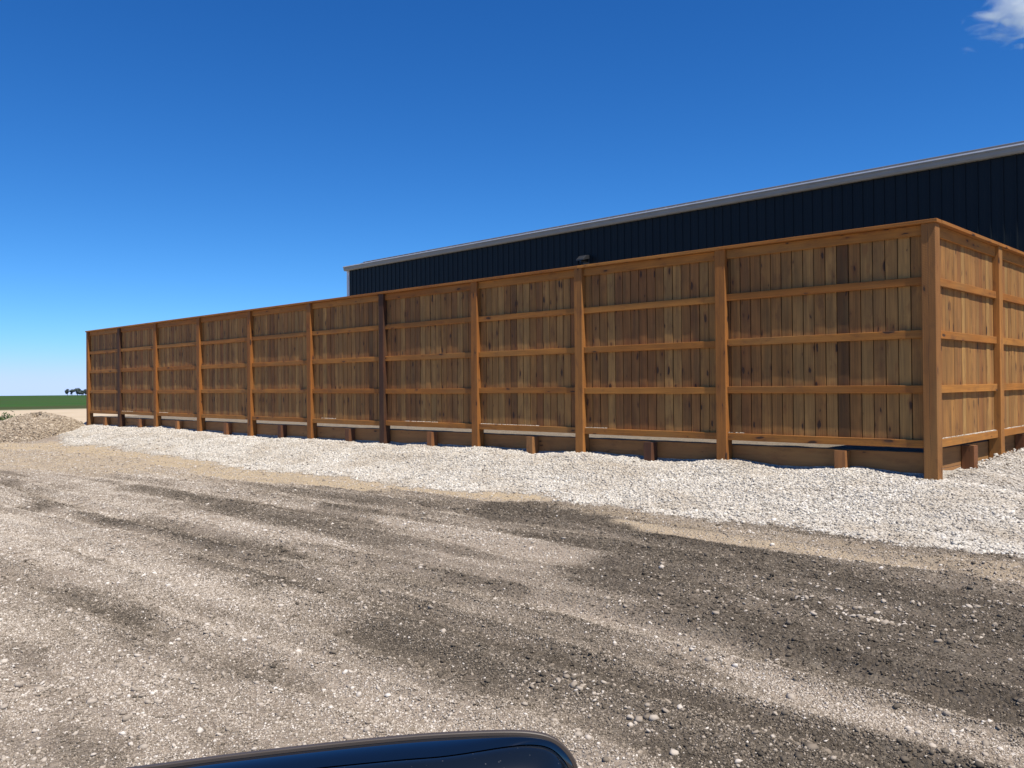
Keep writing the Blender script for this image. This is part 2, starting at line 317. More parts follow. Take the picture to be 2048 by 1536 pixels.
grn=N.ramp(fn,[(.40,(.016,.060,.004)),(.5,(.040,.105,.010)),(.57,(.062,.066,.018))]); grn=N.mix(N.math('MULTIPLY',fn2,.5),grn,(.015,.045,.004))
col=N.mix(af,col,grn)
hgt=N.math('ADD',N.math('MULTIPLY',N.math('SUBTRACT',1,v1.outputs['Distance']),1.0),N.math('MULTIPLY',nf,1.2))
hgt=N.math('MULTIPLY',hgt,N.math('SUBTRACT',1,N.math('MAXIMUM',af,as_)))
GM=N.out(col,.95,hgt,1.0,.018)
N.b.inputs['Specular IOR Level'].default_value=.15
link_mesh('ground',gme,GM); tag(bpy.data.objects['ground'],kind='structure')
# ---------------------------------------------------------------- loose stones (uncountable)
ph=(1+5**.5)/2
IV=np.array([(-1,ph,0),(1,ph,0),(-1,-ph,0),(1,-ph,0),(0,-1,ph),(0,1,ph),(0,-1,-ph),(0,1,-ph),(ph,0,-1),(ph,0,1),(-ph,0,-1),(-ph,0,1)])/math.hypot(1,ph)
IF=np.array([(0,11,5),(0,5,1),(0,1,7),(0,7,10),(0,10,11),(1,5,9),(5,11,4),(11,10,2),(10,7,6),(7,1,8),(3,9,4),(3,4,2),(3,2,6),(3,6,8),(3,8,9),(4,9,5),(2,4,11),(6,2,10),(8,6,7),(9,8,1)])
OV=np.array([(1,0,0),(-1,0,0),(0,1,0),(0,-1,0),(0,0,1),(0,0,-1)],float); OF=np.array([(0,2,4),(2,1,4),(1,3,4),(3,0,4),(2,0,5),(1,2,5),(3,1,5),(0,3,5)])
def stones(name,pos,size,tint,mat,parent=None,flat=.62,IV=IV,IF=IF):
    n=len(pos); K=len(IV); v=IV[None]*(1+rng.uniform(-.38,.25,(n,K,1)))
    v=v*(rng.uniform(.65,1.25,(n,1,3))*np.array([1,1,flat]))
    a=rng.uniform(0,2*np.pi,n); b=rng.normal(0,.35,n); c=rng.normal(0,.35,n)
    def R(ax,t):
        m=np.zeros((n,3,3)); i,j=[(1,2),(2,0),(0,1)][ax]; m[:,ax,ax]=1
        m[:,i,i]=np.cos(t);m[:,j,j]=np.cos(t);m[:,i,j]=-np.sin(t);m[:,j,i]=np.sin(t); return m
    Rm=np.einsum('nij,njk,nkl->nil',R(2,a),R(0,b),R(1,c))
    v=np.einsum('nij,nkj->nki',Rm,v)*size[:,None,None]*.5+pos[:,None,:]
    fa=(IF[None]+np.arange(n)[:,None,None]*K).reshape(-1,3)
    me=npmesh(name,v.reshape(-1,3),fa,3)
    t=me.attributes.new('tint','FLOAT','POINT'); t.data.foreach_set('value',np.repeat(tint,K).astype(np.float32))
    return link_mesh(name,me,mat,parent)
def stone_mat(name,stops,dust=0.0):
    N=NT(name); t=N.attr('tint').outputs['Fac']; P=N.n('ShaderNodeNewGeometry').outputs['Position']
    c=N.ramp(t,stops); n=N.n('ShaderNodeTexNoise',{'Vector':P,'Scale':160.0,'Detail':2.0}).outputs[0]
    c=N.mix(N.math('MULTIPLY',n,.3),c,(.2,.17,.14))
    lo=N.n('ShaderNodeTexNoise',{'Vector':N.mul(P,(1.1,1.8,1)),'Scale':1.0,'Detail':5.0,'Roughness':.65}).outputs[0]
    c=N.mix(N.math('MULTIPLY',N.math('SUBTRACT',lo,.44,clamp=True),2.6*dust,clamp=True),c,(.36,.30,.225)); m=N.out(c,.92); N.b.inputs['Specular IOR Level'].default_value=.2; return m
SM_W=stone_mat('white_stone',[(0,(.13,.11,.09)),(.14,(.28,.25,.21)),(.4,(.50,.46,.395)),(.8,(.63,.59,.515)),(1,(.78,.74,.67))],dust=1.0)
SM_R=stone_mat('road_stone',[(0,(.045,.036,.026)),(.3,(.105,.086,.063)),(.5,(.25,.205,.155)),(.8,(.47,.405,.33)),(1,(.70,.64,.56))])
SM_P=stone_mat('pile_stone',[(0,(.17,.13,.09)),(.5,(.36,.29,.21)),(1,(.54,.46,.355))])
def inview(x,y,z,m=.04):
    d=np.stack([x-CAMP.x,y-CAMP.y,z-CAMP.z],-1); zz=d@np.array(f); u=(d@np.array(rt))/zz; v=(d@np.array(up))/zz
    return (zz>.3)&(np.abs(u)<.62+m)&(v>-.47-m)
def scatter(n,xr,yr,acc):
    x=rng.uniform(*xr,n); y=rng.uniform(*yr,n); z=gheight(x,y); w_,t_,d_=cover(x,y)
    dist=np.hypot(x-CAMP.x,y-CAMP.y)
    k=inview(x,y,z)&(rng.random(n)<acc(w_,t_,d_,dist,x,y)); k&=~((x<-.15)&(y>.15)&(x>-24.75))
    return x[k],y[k],z[k],w_[k],t_[k],d_[k],dist[k]
x,y,z,w_,t_,d_,dist=scatter(640000,(-25,3.5),(-3.2,.15),lambda w,t,d,r,x,y:np.clip((w-.08)*1.25,0,1)*np.clip(1.3-r/34,.3,1))
x2,y2,z2,w2,t2,d2,dist2=scatter(30000,(0,3.5),(.1,7),lambda w,t,d,r,x,y:np.clip(w,0,1))
x=np.r_[x,x2];y=np.r_[y,y2];z=np.r_[z,z2];dist=np.r_[dist,dist2]
sz=np.minimum(rng.lognormal(math.log(.0165),.42,len(x)),.045)*(1+dist*.018)
o=stones('gravel',np.stack([x,y,z+sz*.12],-1),sz,np.clip(rng.normal(.6,.25,len(x)),0,1),SM_W); tag(o,'white crushed stone banked up in front of the wooden fence','gravel',kind='stuff')
x,y,z,w_,t_,d_,dist=scatter(260000,(-22,3.5),(-9.2,-1.6),lambda w,t,d,r,x,y:(1-w)*(1-.8*t)*np.clip(.20-.010*r+.45*sstep(.35,.75,fbm(x*1.3,y*1.9,4,91)),.03,1))
sz=rng.lognormal(math.log(.015),.42,len(x))*(1+dist*.03); sz=np.minimum(sz,.05); big=rng.random(len(x))<.002; sz[big]=np.minimum(sz[big]*1.5,.05)
def rtint(n,d): return np.clip(rng.normal(.73,.16,n)-.50*d+(rng.random(n)<.045)*.45,0,1)
tint=rtint(len(x),d_); tint[big]=rng.uniform(.5,1,big.sum())
o=stones('road_gravel',np.stack([x,y,z+sz*.08],-1),sz,tint,SM_R); tag(o,'loose grey and beige stones strewn over the churned dirt yard','gravel',kind='stuff')
for (n_,xr,yr) in ((420000,(-3.5,3.2),(-9.1,-5.6)),(620000,(-12,3.2),(-7.2,-1.8)),(200000,(-9,-2.5),(-9.1,-6.6)),(160000,(-24,-10),(-8,-1.8))):
    x,y,z,w_,t_,d_,dist=scatter(n_,xr,yr,lambda w,t,d,r,x,y:(1-w)*(1-.85*t)*np.clip(.55+.55*(fbm(x*2,y*3,4,95)-.5)*2-.25*sstep(-.3,-.6,y*0),.12,1))
    sz=rng.lognormal(math.log(.0085),.3,len(x))*(1+dist*.07)
    o=stones('grit',np.stack([x,y,z+sz*.05],-1),sz,rtint(len(x),d_),SM_R,IV=OV,IF=OF,flat=.75); tag(o,'fine grit covering the churned dirt yard','grit',kind='stuff')
    print('grit',len(x))
cx_=[];cy_=[]
for (ax_,ay_,sx_,sy_,n_) in ((-2.4,-6.5,.8,.18,200),(1.0,-4.5,.75,.28,340),(.5,-6.65,.25,.12,90),(-1.3,-8.2,1.0,.35,260),(-5.5,-5.6,2,.6,160),(1.5,-6.9,.7,.3,120)):
    cx_.append(rng.normal(ax_,sx_,n_)); cy_.append(rng.normal(ay_,sy_,n_))
x=np.concatenate(cx_); y=np.concatenate(cy_); z=gheight(x,y); sz=np.minimum(rng.lognormal(math.log(.024),.4,len(x)),.055)
o=stones('pale_stones',np.stack([x,y,z+sz*.12],-1),sz,rng.uniform(.55,.92,len(x)),SM_R,flat=.5); tag(o,'scattered pale flat stones on the dirt yard','stones',kind='stuff')
x,y,z,w_,t_,d_,dist=scatter(26000,(-9,3.4),(-8,-1.9),lambda w,t,d,r,x,y:(1-w)*(1-t)*sstep(.45,.8,d)*sstep(.5,.62,fbm(x*1.1,y*2.0,3,101))*.75)
sz=np.minimum(rng.lognormal(math.log(.022),.35,len(x)),.038)
o=stones('dirt_clods',np.stack([x,y,z+sz*.15],-1),sz,np.clip(rng.normal(.22,.1,len(x)),0,.45),SM_R); tag(o,'dark crumbled dirt clods along the wheel ruts','dirt',kind='stuff')
print('clods',len(x))
# ---------------------------------------------------------------- front fence
SF,SS=-.00445,.0066; EZ=EYE
def zl(h,x,y): return EZ+h+SF*x+SS*y
XL=[-.153,-2.726,-5.112,-7.369,-9.895,-12.34,-14.783,-17.247,-19.722,-22.103,-24.463]; PW=.15
CAP,R1,R2,R3,RB=1.842,1.22,.633,.0246,-.5796
fence=empty('fence',(-12.3,0,.5),label='long tall brown board fence facing the dirt yard, in front of the dark warehouse',cat='fence')
sfence=empty('fence',(-.08,3.8,.6),label='short sunlit board fence running back from the right-hand corner post',cat='fence')
AX,AY,AZ=Vector((1,0,0)),Vector((0,1,0)),Vector((0,0,1))
post_tone=[.5,.62,.78,.5,.03,.35,.42,.5,.4,.06,.4]
for i,x0 in enumerate(XL):
    m=MB(); zb=float(gheight(x0,-.02,False))-.35; zt=zl(CAP,x0,0)-.039
    m.piece((x0,0,zb),AZ,AX,AY,zt-zb,PW,.15,tone=post_tone[i],seg=6,bow=.002,ch=.006)
    o=m.build('post',WC if i==0 else WP,fence)
    if i==4: o['label']='dark purplish brown stained post'
    if i==9: o['label']='dark stained post near the far end'
    if i==0: o['label']='rough sawn corner post with long cracks'
def slopedrail(m,xa,xb,h,y0,T,H,tone,bow=.002,base=0):
    za,zb=zl(h,xa,y0)-H,zl(h,xb,y0)-H; v=Vector((xb-xa,0,zb-za)); L=v.length; v/=L
    u=AY.cross(v)*-1; m.piece((xa,y0,za),v,u,AY,L,H,T,tone=tone,seg=4,bow=bow)
for i in range(10):
    xb,xa=XL[i],XL[i+1]+PW
    for h in (R1,R2,R3,RB):
        m=MB(); slopedrail(m,xa+.002,xb-.002,h+random.uniform(-.008,.008),.04+random.uniform(-.002,.002),.038,.089,random.random()); m.build('rail',WR,fence)
    m=MB(); slopedrail(m,xa+.002,xb-.002,CAP-.041,.045,.033,.115,random.random()); m.build('top_rail',WR,fence)
    m=MB(); n=int((xb-xa)/.1435); x=xb-.0; k=0
    while x-xa>.02:
        wd=min(.1405,x-xa-.001); x1=x-wd
        tone=random.random()*.9+.1 if not (i==0 and k==6) else 0.0
        if random.random()<.02: tone=random.uniform(.02,.07)
        m.piece((x1+.0050,.0805+random.uniform(-.0015,.002),zl(RB,x1,0)-.07),AZ,AX,AY,CAP-RB+.02,wd-.010,.016,tone=tone,seg=3,bow=.003,ch=.0015)
        x=x1; k+=1
    m.piece((xa-.03,.106,zl(RB,xa,0)-.06),AZ,AX,AY,CAP-RB+.01,xb-xa+.06,.008,tone=0.0)  # added backing sheet: dark tone stands for seam shade, stops light leaks
    m.build('board_panel',WB,fence)
    m=MB(); xa2,xb2=XL[i+1]+.075,(XL[i]+.075 if i else .02)
    if i==9: xa2=XL[10]-.02
    slopedrail(m,xa2+.001,xb2-.001,CAP,-.02+random.uniform(-.003,.003),.17,.038,random.random(),bow=.001); m.build('cap_board',WR,fence)
# ---------------------------------------------------------------- side fence (runs away along +y)
SY=[2.43,4.87,7.31]
prev=.15
for j,y0 in enumerate(SY):
    m=MB(); zb=float(gheight(.02,y0,False))-.4; zt=zl(CAP,0,y0)-.039
    m.piece((-.15,y0,zb),AZ,AX,AY,zt-zb,.15,.15,tone=.9,seg=6,bow=.002,ch=.006); m.build('post',WP,sfence)
    ya,yb=prev,y0
    def side(m,a,b,h,x0,T,H,tone):
        za=zl(h,x0,a)-H; zb=zl(h,x0,b)-H; v=Vector((0,b-a,zb-za)); L=v.length; v/=L
        u=v.cross(AX)*-1; m.piece((x0,a,za),v,u,AX,L,H,T,tone=tone,seg=4,bow=.002)
    for h in (R1,R2,R3,RB):
        m=MB(); side(m,ya+.002,yb-.002,h,-.078,.038,.089,random.random()); m.build('rail',WR,sfence)
    m=MB(); side(m,ya+.002,yb-.002,CAP-.041,-.078,.033,.128,.7); m.build('top_rail',WR,sfence)
    m=MB(); y=ya+.0
    while yb-y>.02:
        wd=min(.1405,yb-y-.001)
        m.piece((-.0965+random.uniform(-.002,.0015),y+.0025,zl(RB,0,y)-.07),AZ,AY,AX,CAP-RB+.02,wd-.005,.016,tone=random.random()*.85+.15,seg=3,bow=.003,ch=.0015); y+=wd
    m.piece((-.109,ya-.03,zl(RB,0,ya)-.06),AZ,AY,AX,CAP-RB+.01,yb-ya+.06,.008,tone=0.0)  # added backing as on the front, seam shade put into its dark tone
    m.build('board_panel',WB,sfence)
    m=MB(); a0=.151 if j==0 else prev-.075; side(m,a0+.001,y0+.074,CAP,-.151,.173,.038,random.random()); m.build('cap_board',WR,sfence)
    prev=y0+.15
# ---------------------------------------------------------------- low retaining walls of planks and short posts
ret=empty('retaining_wall',(-12.3,.1,.6),label='low plank wall holding back gravel under the long fence',cat='retaining wall')
sret=empty('retaining_wall',(-.1,3.7,.6),label='low plank wall under the short sunlit side fence',cat='retaining wall')
SP=[-1.16,-3.88,-6.12,-8.53,-11.0,-13.5,-15.9,-18.45,-20.75,-23.16]
st_=[.75,.05,.72,.6,.2,.08,.55,.85,.6,.8]
for i in range(10):
    a,b=XL[i+1]+.075,XL[i]+(.075 if i else .0)
    za=.77-.0026*((a+b)/2)
    for k in range(2):
        m=MB(); m.piece((a+.001,.158+.002*k,za-.235-.24*k+.001),AX,AZ*1,AY,b-a-.002,.235,.038,tone=random.random(),seg=2,bow=.002); m.build('plank',WK,ret)
    m=MB(); x0=SP[i]; zt=za-.005+random.uniform(-.008,.008)
    m.piece((x0,.004,.1),AZ,AX,AY,zt-.1,.135,.15,tone=st_[i],seg=2,ch=.007); o=m.build('short_post',WS,ret)
    if st_[i]<.25: o['label']='dark reddish brown short post'
yy=[.16,2.5,4.94,7.4]
for j in range(3):
    a,b=yy[j],yy[j+1]; za=.8+.03*j
    for k in range(3):
        m=MB(); m.piece((-.196,a+.001,za-.235-.24*k),AY,AZ,AX,b-a-.002,.235,.038,tone=random.random(),seg=2); m.build('plank',WK,sret)
    m=MB(); y0=(a+b)/2+ -.03; m.piece((-.154,y0,.1),AZ,AX,AY,za-.1,.15,.135,tone=.35,seg=2,ch=.007); m.build('short_post',WS,sret)
# gravel spilled along the bottom rails
px=[];pz=[]
for (a,b,n) in ((-7.2,-5.9,260),(-4.95,-4.55,90),(-6.9,-7.18,20),(-9.2,-8.3,170),(-2.6,-2.35,40),(-11.9,-11.4,80),(-22,-21.2,120),(-19.5,-19,70)):
    x=rng.uniform(min(a,b),max(a,b),n); px+=list(x)
px=np.array(px); sz=rng.uniform(.008,.018,len(px)); p1=np.stack([px,rng.uniform(.045,.078,len(px)),EZ+RB+SF*px+sz*.3+.004],-1)
y=np.r_[rng.uniform(.2,2.4,300),rng.uniform(1.5,2.4,200),rng.uniform(2.6,4.8,300)]; s2=rng.uniform(.01,.02,len(y)); p2=np.stack([rng.uniform(-.08,-.045,len(y)),y,EZ+RB+SS*y+s2*.3+.002],-1)
o=stones('gravel_spill',np.r_[p1,p2],np.r_[sz,s2],rng.uniform(.4,1,len(px)+len(y)),SM_W); tag(o,'white stone chips spilled on the lowest fence rails','gravel',kind='stuff')
# ---------------------------------------------------------------- gravel pile on the left
pile=empty('gravel_pile',(-25.0,-1.25,.15),label='beige heap of crushed stone beside the far left end of the fence',cat='gravel pile')
def pileh(u,v):
    r=np.hypot(u/1.85,v/1.75); h=np.clip(1-r,0,1)
    r2=np.hypot((u+2.3)/1.7,(v+.1)/1.5); h2=np.clip(1-r2,0,1)*.62
    h=np.maximum(h,h2); a=np.arctan2(v,u)
    return .98*(1-np.exp(-1.9*h))*1.02*(1+.10*np.sin(3*a+1)*h)+ (fbm(u*2+9,v*2,3,5)-.5)*.16*(h>0)
def pilepos(u,v): # u along camera right, v away from camera
    R=Vector((rt.x,rt.y,0)).normalized(); F_=Vector((f.x,f.y,0)).normalized()
    return -25.0+u*R.x+v*F_.x, -1.25+u*R.y+v*F_.y
gu,gv=np.meshgrid(np.linspace(-4.2,2.1,110),np.linspace(-2,2,80),indexing='ij')
px,py=pilepos(gu,gv); pz=np.where(np.maximum(0,pileh(gu,gv))>0.001,.1+pileh(gu,gv),.02)
pz=np.maximum(pz,.0); I2=np.arange(110*80).reshape(110,80)
fq=np.stack([I2[:-1,:-1],I2[1:,:-1],I2[1:,1:],I2[:-1,1:]],-1).reshape(-1,4)
pm=npmesh('heap',np.stack([px,py,pz],-1).reshape(-1,3),fq,4)
N=NT('pile_gravel'); P=N.n('ShaderNodeNewGeometry').outputs['Position']; vv=N.n('ShaderNodeTexVoronoi',{'Vector':P,'Scale':22.0})
rr=N.n('ShaderNodeSeparateColor',{0:vv.outputs['Color']}).outputs[0]
PMt=N.out(N.mix(rr,(.22,.16,.11),(.5,.41,.3)),.95,vv.outputs['Distance'],.8,.03)
link_mesh('heap',pm,PMt,pile)
u=rng.uniform(-4.2,2.0,60000); v=rng.uniform(-1.9,.9,60000); h=pileh(u,v); k=h>.03; u,v,h=u[k],v[k],h[k]
a,b=pilepos(u,v); s=rng.lognormal(math.log(.036),.4,len(u))
o=stones('loose_stones',np.stack([a,b,.1+h+s*.1],-1),s,rng.random(len(u)),SM_P,pile,flat=.7); o['kind']='stuff'
# ---------------------------------------------------------------- warehouse
wh_=empty('warehouse',(-5,8.85,0),label='long dark navy metal clad warehouse with pale eave gutter behind the fence',cat='warehouse')
BX0,BX1,BY,EV=-23.35,16.0,8.85,6.14
N=NT('navy_siding'); P=N.n('ShaderNodeNewGeometry').outputs['Position']
n=N.n('ShaderNodeTexNoise',{'Vector':N.mul(P,(3,3,.4)),'Scale':1.0,'Detail':4.0}).outputs[0]
NAVY=N.out(N.mix(n,(.0048,.0078,.0105),(.0075,.0118,.0155)),.45)
N.b.inputs['Specular IOR Level'].default_value=.22
def plain(name,c,r,metal=0.0,var=.15,sc=4.0):
    N=NT(name); P=N.n('ShaderNodeNewGeometry').outputs['Position']; n=N.n('ShaderNodeTexNoise',{'Vector':P,'Scale':sc,'Detail':4.0}).outputs[0]
    m=N.out(N.mix(n,tuple(q*(1-var) for q in c),tuple(q*(1+var) for q in c)),r); N.b.inputs['Metallic'].default_value=metal; return m
GUT=plain('gutter_metal',(.285,.29,.27),.6); WHT=plain('trim_white',(.72,.74,.76),.45); ROOF=plain('roof_metal',(.20,.19,.185),.65); BLK=plain('lamp_metal',(.05,.052,.055),.5)
def boxmesh(name,boxes,mat,parent,bev=0):
    vs=[];fs=[]
    for (a,b) in boxes:
        n0=len(vs)
        for k in range(8): vs.append((b[0] if k&1 else a[0],b[1] if k&2 else a[1],b[2] if k&4 else a[2]))
        fs+=[tuple(n0+q for q in t) for t in ((0,2,3,1),(4,5,7,6),(0,1,5,4),(2,6,7,3),(0,4,6,2),(1,3,7,5))]
    me=bpy.data.meshes.new(name); me.from_pydata(vs,[],fs); o=link_mesh(name,me,mat,parent)
    if bev:
        md=o.modifiers.new('bevel','BEVEL'); md.width=bev; md.segments=2
    return o
# ribbed wall sheet
pts=[]; x=BX0+.11; pitch_=.2286
while x<BX1:
    pts+=[(x,BY),(x+.085,BY),(x+.095,BY-.004),(x+.105,BY),(x+pitch_-.040,BY),(x+pitch_-.034,BY-.022),(x+pitch_-.014,BY-.022),(x+pitch_-.001,BY)]; x+=pitch_
vs=[(a,b,-.2) for a,b in pts]+[(a,b,EV-.1) for a,b in pts]; n=len(pts)
me=bpy.data.meshes.new('wall_siding'); me.from_pydata(vs,[],[(k,k+1,n+k+1,n+k) for k in range(n-1)]); link_mesh('wall_siding',me,NAVY,wh_)
boxmesh('wall',[((BX0+.02,BY+.004,-.2),(BX1-.02,BY+20,EV-.15))],NAVY,wh_)
boxmesh('corner_trim',[((BX0,BY-.03,-.2),(BX0+.055,BY+.1,EV-.12)),((BX0+.055,BY-.012,-.2),(BX0+.12,BY+.05,EV-.12)),((BX0+.12,BY-.034,-.2),(BX0+.145,BY+.05,EV-.12))],WHT,wh_,.004)
# gutter: stepped profile extruded along the eave
prof=[(BY-.0,EV-.135),(BY-.10,EV-.135),(BY-.125,EV-.10),(BY-.135,EV-.03),(BY-.155,EV-.02),(BY-.155,EV+.012),(BY-.135,EV+.012),(BY-.13,EV-.01),(BY-.02,EV-.01),(BY,EV-.01)]
vs=[(xx,a,b) for xx in (BX0-.06,BX1) for a,b in prof]; n=len(prof)
me=bpy.data.meshes.new('gutter'); me.from_pydata(vs,[],[(k,(k+1)%n,n+(k+1)%n,n+k) for k in range(n)]+[tuple(range(n))[::-1],tuple(range(n,2*n))]); link_mesh('gutter',me,GUT,wh_)
boxmesh('gutter_lip',[((BX0-.06,BY-.163,EV+.0),(BX1,BY-.157,EV+.026))],WHT,wh_)
# roof sheets with ribs: shallow slope behind the gutter
vs=[];fs=[];x=BX0+.95
RSL=math.tan(math.radians(4.8)); ROWN=0
rp=[]
while x<BX1: rp+=[(x,0),(x+.24,0),(x+.25,.012),(x+.29,.012),(x+.305,0)]; x+=.305
vs=[(a,BY-.10,EV+.035+b+.02) for a,b in rp]+[(a,BY+10,EV+.035+b+10*RSL) for a,b in rp]+[(a,BY-.10,EV+.02) for a,b in rp]; n=len(rp)
fs=[(k,k+1,n+k+1,n+k) for k in range(n-1)]+[(2*n+k,2*n+k+1,k+1,k) for k in range(n-1)]
me=bpy.data.meshes.new('roof'); me.from_pydata(vs,[],fs); roof=link_mesh('roof',me,ROOF,wh_)
# raised ridge / upper roof strip, seen as the mauve line over the gutter
boxmesh('roof_trim',[((BX0+.95,BY+.02,EV+.02),(BX1,BY+.10,EV+.115))],ROOF,wh_,.006)
# wall lamp on the siding
lamp=empty('wall_lamp',(-12.1,BY-.024,5.15),label='small dark floodlight fixed to the navy wall just above the fence top',cat='wall lamp')
boxmesh('back_plate',[((-12.06,BY-.05,5.02),(-11.86,BY-.024,5.28))],BLK,lamp,.006)
vs=[(-12.09,BY-.05,5.27),(-11.83,BY-.05,5.27),(-11.83,BY-.20,5.25),(-12.09,BY-.20,5.25),(-12.09,BY-.34,5.14),(-11.83,BY-.34,5.14),(-12.09,BY-.34,5.10),(-11.83,BY-.34,5.10),(-12.09,BY-.05,5.17),(-11.83,BY-.05,5.17)]
me=bpy.data.meshes.new('hood'); me.from_pydata(vs,[],[(0,1,2,3),(3,2,5,4),(4,5,7,6),(6,7,9,8),(0,3,4,6,8),(1,9,7,5,2),(0,8,9,1)]); o=link_mesh('hood',me,plain('lamp_hood',(.028,.03,.033),.4),lamp)
md=o.modifiers.new('bevel','BEVEL'); md.width=.008; md.segments=2
boxmesh('lens',[((-12.05,BY-.20,5.08),(-11.87,BY-.05,5.168))],plain('lens_dark',(.02,.02,.02),.15),lamp,.01)
# ---------------------------------------------------------------- far trees
BARK=plain('bark',(.11,.095,.08),.9); LEAF=plain('leaves',(.10,.13,.12),.8,sc=.6,var=.35)  # distance haze is put into the bluish grey leaf colour
def tree(x,y,h,wd,label,seed):
    r=np.random.default_rng(seed); z0=float(gheight(x,y)); t=empty('tree',(x,y,z0),label=label,cat='tree',group='trees on the horizon')
    import bmesh
    bm=bmesh.new()
    def limb(p,q,ra,rb):
        p,q=Vector(p),Vector(q); d=(q-p).normalized(); s=d.orthogonal().normalized(); c=d.cross(s)
        A=[bm.verts.new(p+(s*math.cos(t_)+c*math.sin(t_))*ra) for t_ in [k*math.pi/3 for k in range(6)]]
        B=[bm.verts.new(q+(s*math.cos(t_)+c*math.sin(t_))*rb) for t_ in [k*math.pi/3 for k in range(6)]]
        for k in range(6): bm.faces.new((A[k],A[(k+1)%6],B[(k+1)%6],B[k]))
    limb((x,y,z0-.3),(x,y,z0+h*.45),.3,.2)
    cl=[]
    for k in range(9):
        a=r.uniform(0,6.28); rr=wd*.5*r.uniform(.2,.85); zz=z0+h*r.uniform(.34,.88); c=(x+rr*math.cos(a),y+rr*math.sin(a),zz); cl.append((c,r.uniform(.17,.27)*wd)); limb((x,y,z0+h*r.uniform(.2,.42)),c,.14,.05)
    cl.append(((x,y,z0+h*.8),wd*.3))
    me=bpy.data.meshes.new('trunk'); bm.to_mesh(me); bm.free(); link_mesh('trunk',me,BARK,t)
    P=[]
    for c,R_ in cl:
        n=260; d=r.normal(0,1,(n,3)); d/=np.linalg.norm(d,axis=1)[:,None]; P.append(np.array(c)+d*(R_*r.uniform(.4,1.1,(n,1)))*np.array([1,1,.8]))
    P=np.concatenate(P); n=len(P); s=r.uniform(.3,.6,(n,1,1)); a=r.normal(0,1,(n,4,3))
    e1=r.normal(0,1,(n,3)); e1/=np.linalg.norm(e1,axis=1)[:,None]; e2=np.cross(e1,r.normal(0,1,(n,3))); e2/=np.linalg.norm(e2,axis=1)[:,None]
    q=np.stack([e1,e2,-e1,-e2],1)*s*.6+P[:,None]
    me=npmesh('crown',q.reshape(-1,3),np.arange(n*4).reshape(-1,4),4); link_mesh('crown',me,LEAF,t)
def far(u,D):
    d=np.array(f)+np.array(rt)*(u-1024)/FL; return CAMP.x+d[0]*D,CAMP.y+d[1]*D
for u_,D,h,wd,lab,sd_ in ((135,900,8.4,4.8,'leftmost slender tree on the far horizon',1),(144,905,7.8,4.8,'slim tree standing second from left on the horizon',2),(155,910,8.9,8.6,'widest bushy tree on the horizon',3),(163.5,925,6.4,5.2,'low tree right of the widest one on the horizon',4),(171,940,7.8,6,'tree on the horizon partly hidden by the fence end',5)):
    X_,Y_=far(u_,D); tree(X_,Y_,h,wd,lab,sd_)
def shrub(x,y,h,wd,label,n=500,leaf=.06,seed=3,name='shrub'):
    r=np.random.default_rng(seed); z0=float(gheight(x,y)); t=empty(name,(x,y,z0),label=label,cat=name)
    P=r.normal(0,1,(n,3))*np.array([wd*.3,wd*.3,h*.3])+np.array([x,y,z0+h*.45]); e1=r.normal(0,1,(n,3)); e2=r.normal(0,1,(n,3)); e1[:,2]+=1.2
    e1/=np.linalg.norm(e1,axis=1)[:,None]; e2/=np.linalg.norm(e2,axis=1)[:,None]
    q=np.stack([e1*1.6,e2*.5,-e1*1.6,-e2*.5],1)*leaf+P[:,None]; me=npmesh('leaves',q.reshape(-1,3),np.arange(n*4).reshape(-1,4),4)
    link_mesh('leaves',me,plain('weed_leaf',(.07,.10,.03),.8),t)
    q=[];
    me=bpy.data.meshes.new('stems'); vs=[];fs=[]
    for k in range(14):
        a=r.uniform(0,6.28); c=Vector((x+math.cos(a)*wd*.35,y+math.sin(a)*wd*.35,z0+h*r.uniform(.6,1))); n0=len(vs)
        for dx,dy in ((-.008,0),(.008,0),(0,.012)): vs.append((x+dx,y+dy,z0-.05))
        vs.append(tuple(c)); fs+=[(n0,n0+1,n0+3),(n0+1,n0+2,n0+3),(n0+2,n0,n0+3)]
    me.from_pydata(vs,[],fs); link_mesh('stems',me,BARK,t)
sx,sy=far(4,33); shrub(sx,sy,.55,1.2,'patch of green weeds behind the stone heap at the left edge',n=2600)
sx,sy=far(24,36); shrub(sx,sy,.4,1.4,'low reddish weeds just right of the green weeds',n=400,seed=5)
# flat pale slabs lying between the heap and the fence end
SLB=plain('slab_stone',(.55,.5,.44),.9)
def slab(x,y,w_,d_,h_,rz,label,seed):
    r=np.random.default_rng(seed); z0=float(gheight(x,y)); n=9; vs=[]
    for zz,s in ((-.05,1.0),(h_*.7,1.02),(h_,.9)):
        for k in range(n):
            a=k/n*2*math.pi; rr=1+r.uniform(-.22,.2); px=math.cos(a)*w_*.5*rr*s; py=math.sin(a)*d_*.5*rr*s
            vs.append((x+px*math.cos(rz)-py*math.sin(rz),y+px*math.sin(rz)+py*math.cos(rz),z0+zz+r.uniform(-.01,.01)))
    fs=[(l*n+k,l*n+(k+1)%n,(l+1)*n+(k+1)%n,(l+1)*n+k) for l in (0,1) for k in range(n)]+[tuple(range(2*n,3*n))]
    me=bpy.data.meshes.new('rock'); me.from_pydata(vs,[],fs); o=link_mesh('rock',me,SLB); tag(o,label,'rock','flat rocks by the fence end')
slab(*far(160,32),.75,.5,.14,.4,'pale flat rock nearest the left end post',1)
slab(*far(142,34),.5,.4,.12,1.0,'pale flat rock behind the heap, middle of three',2)
slab(*far(126,36),.6,.45,.12,.1,'pale flat rock behind the heap, farthest left of three',3)
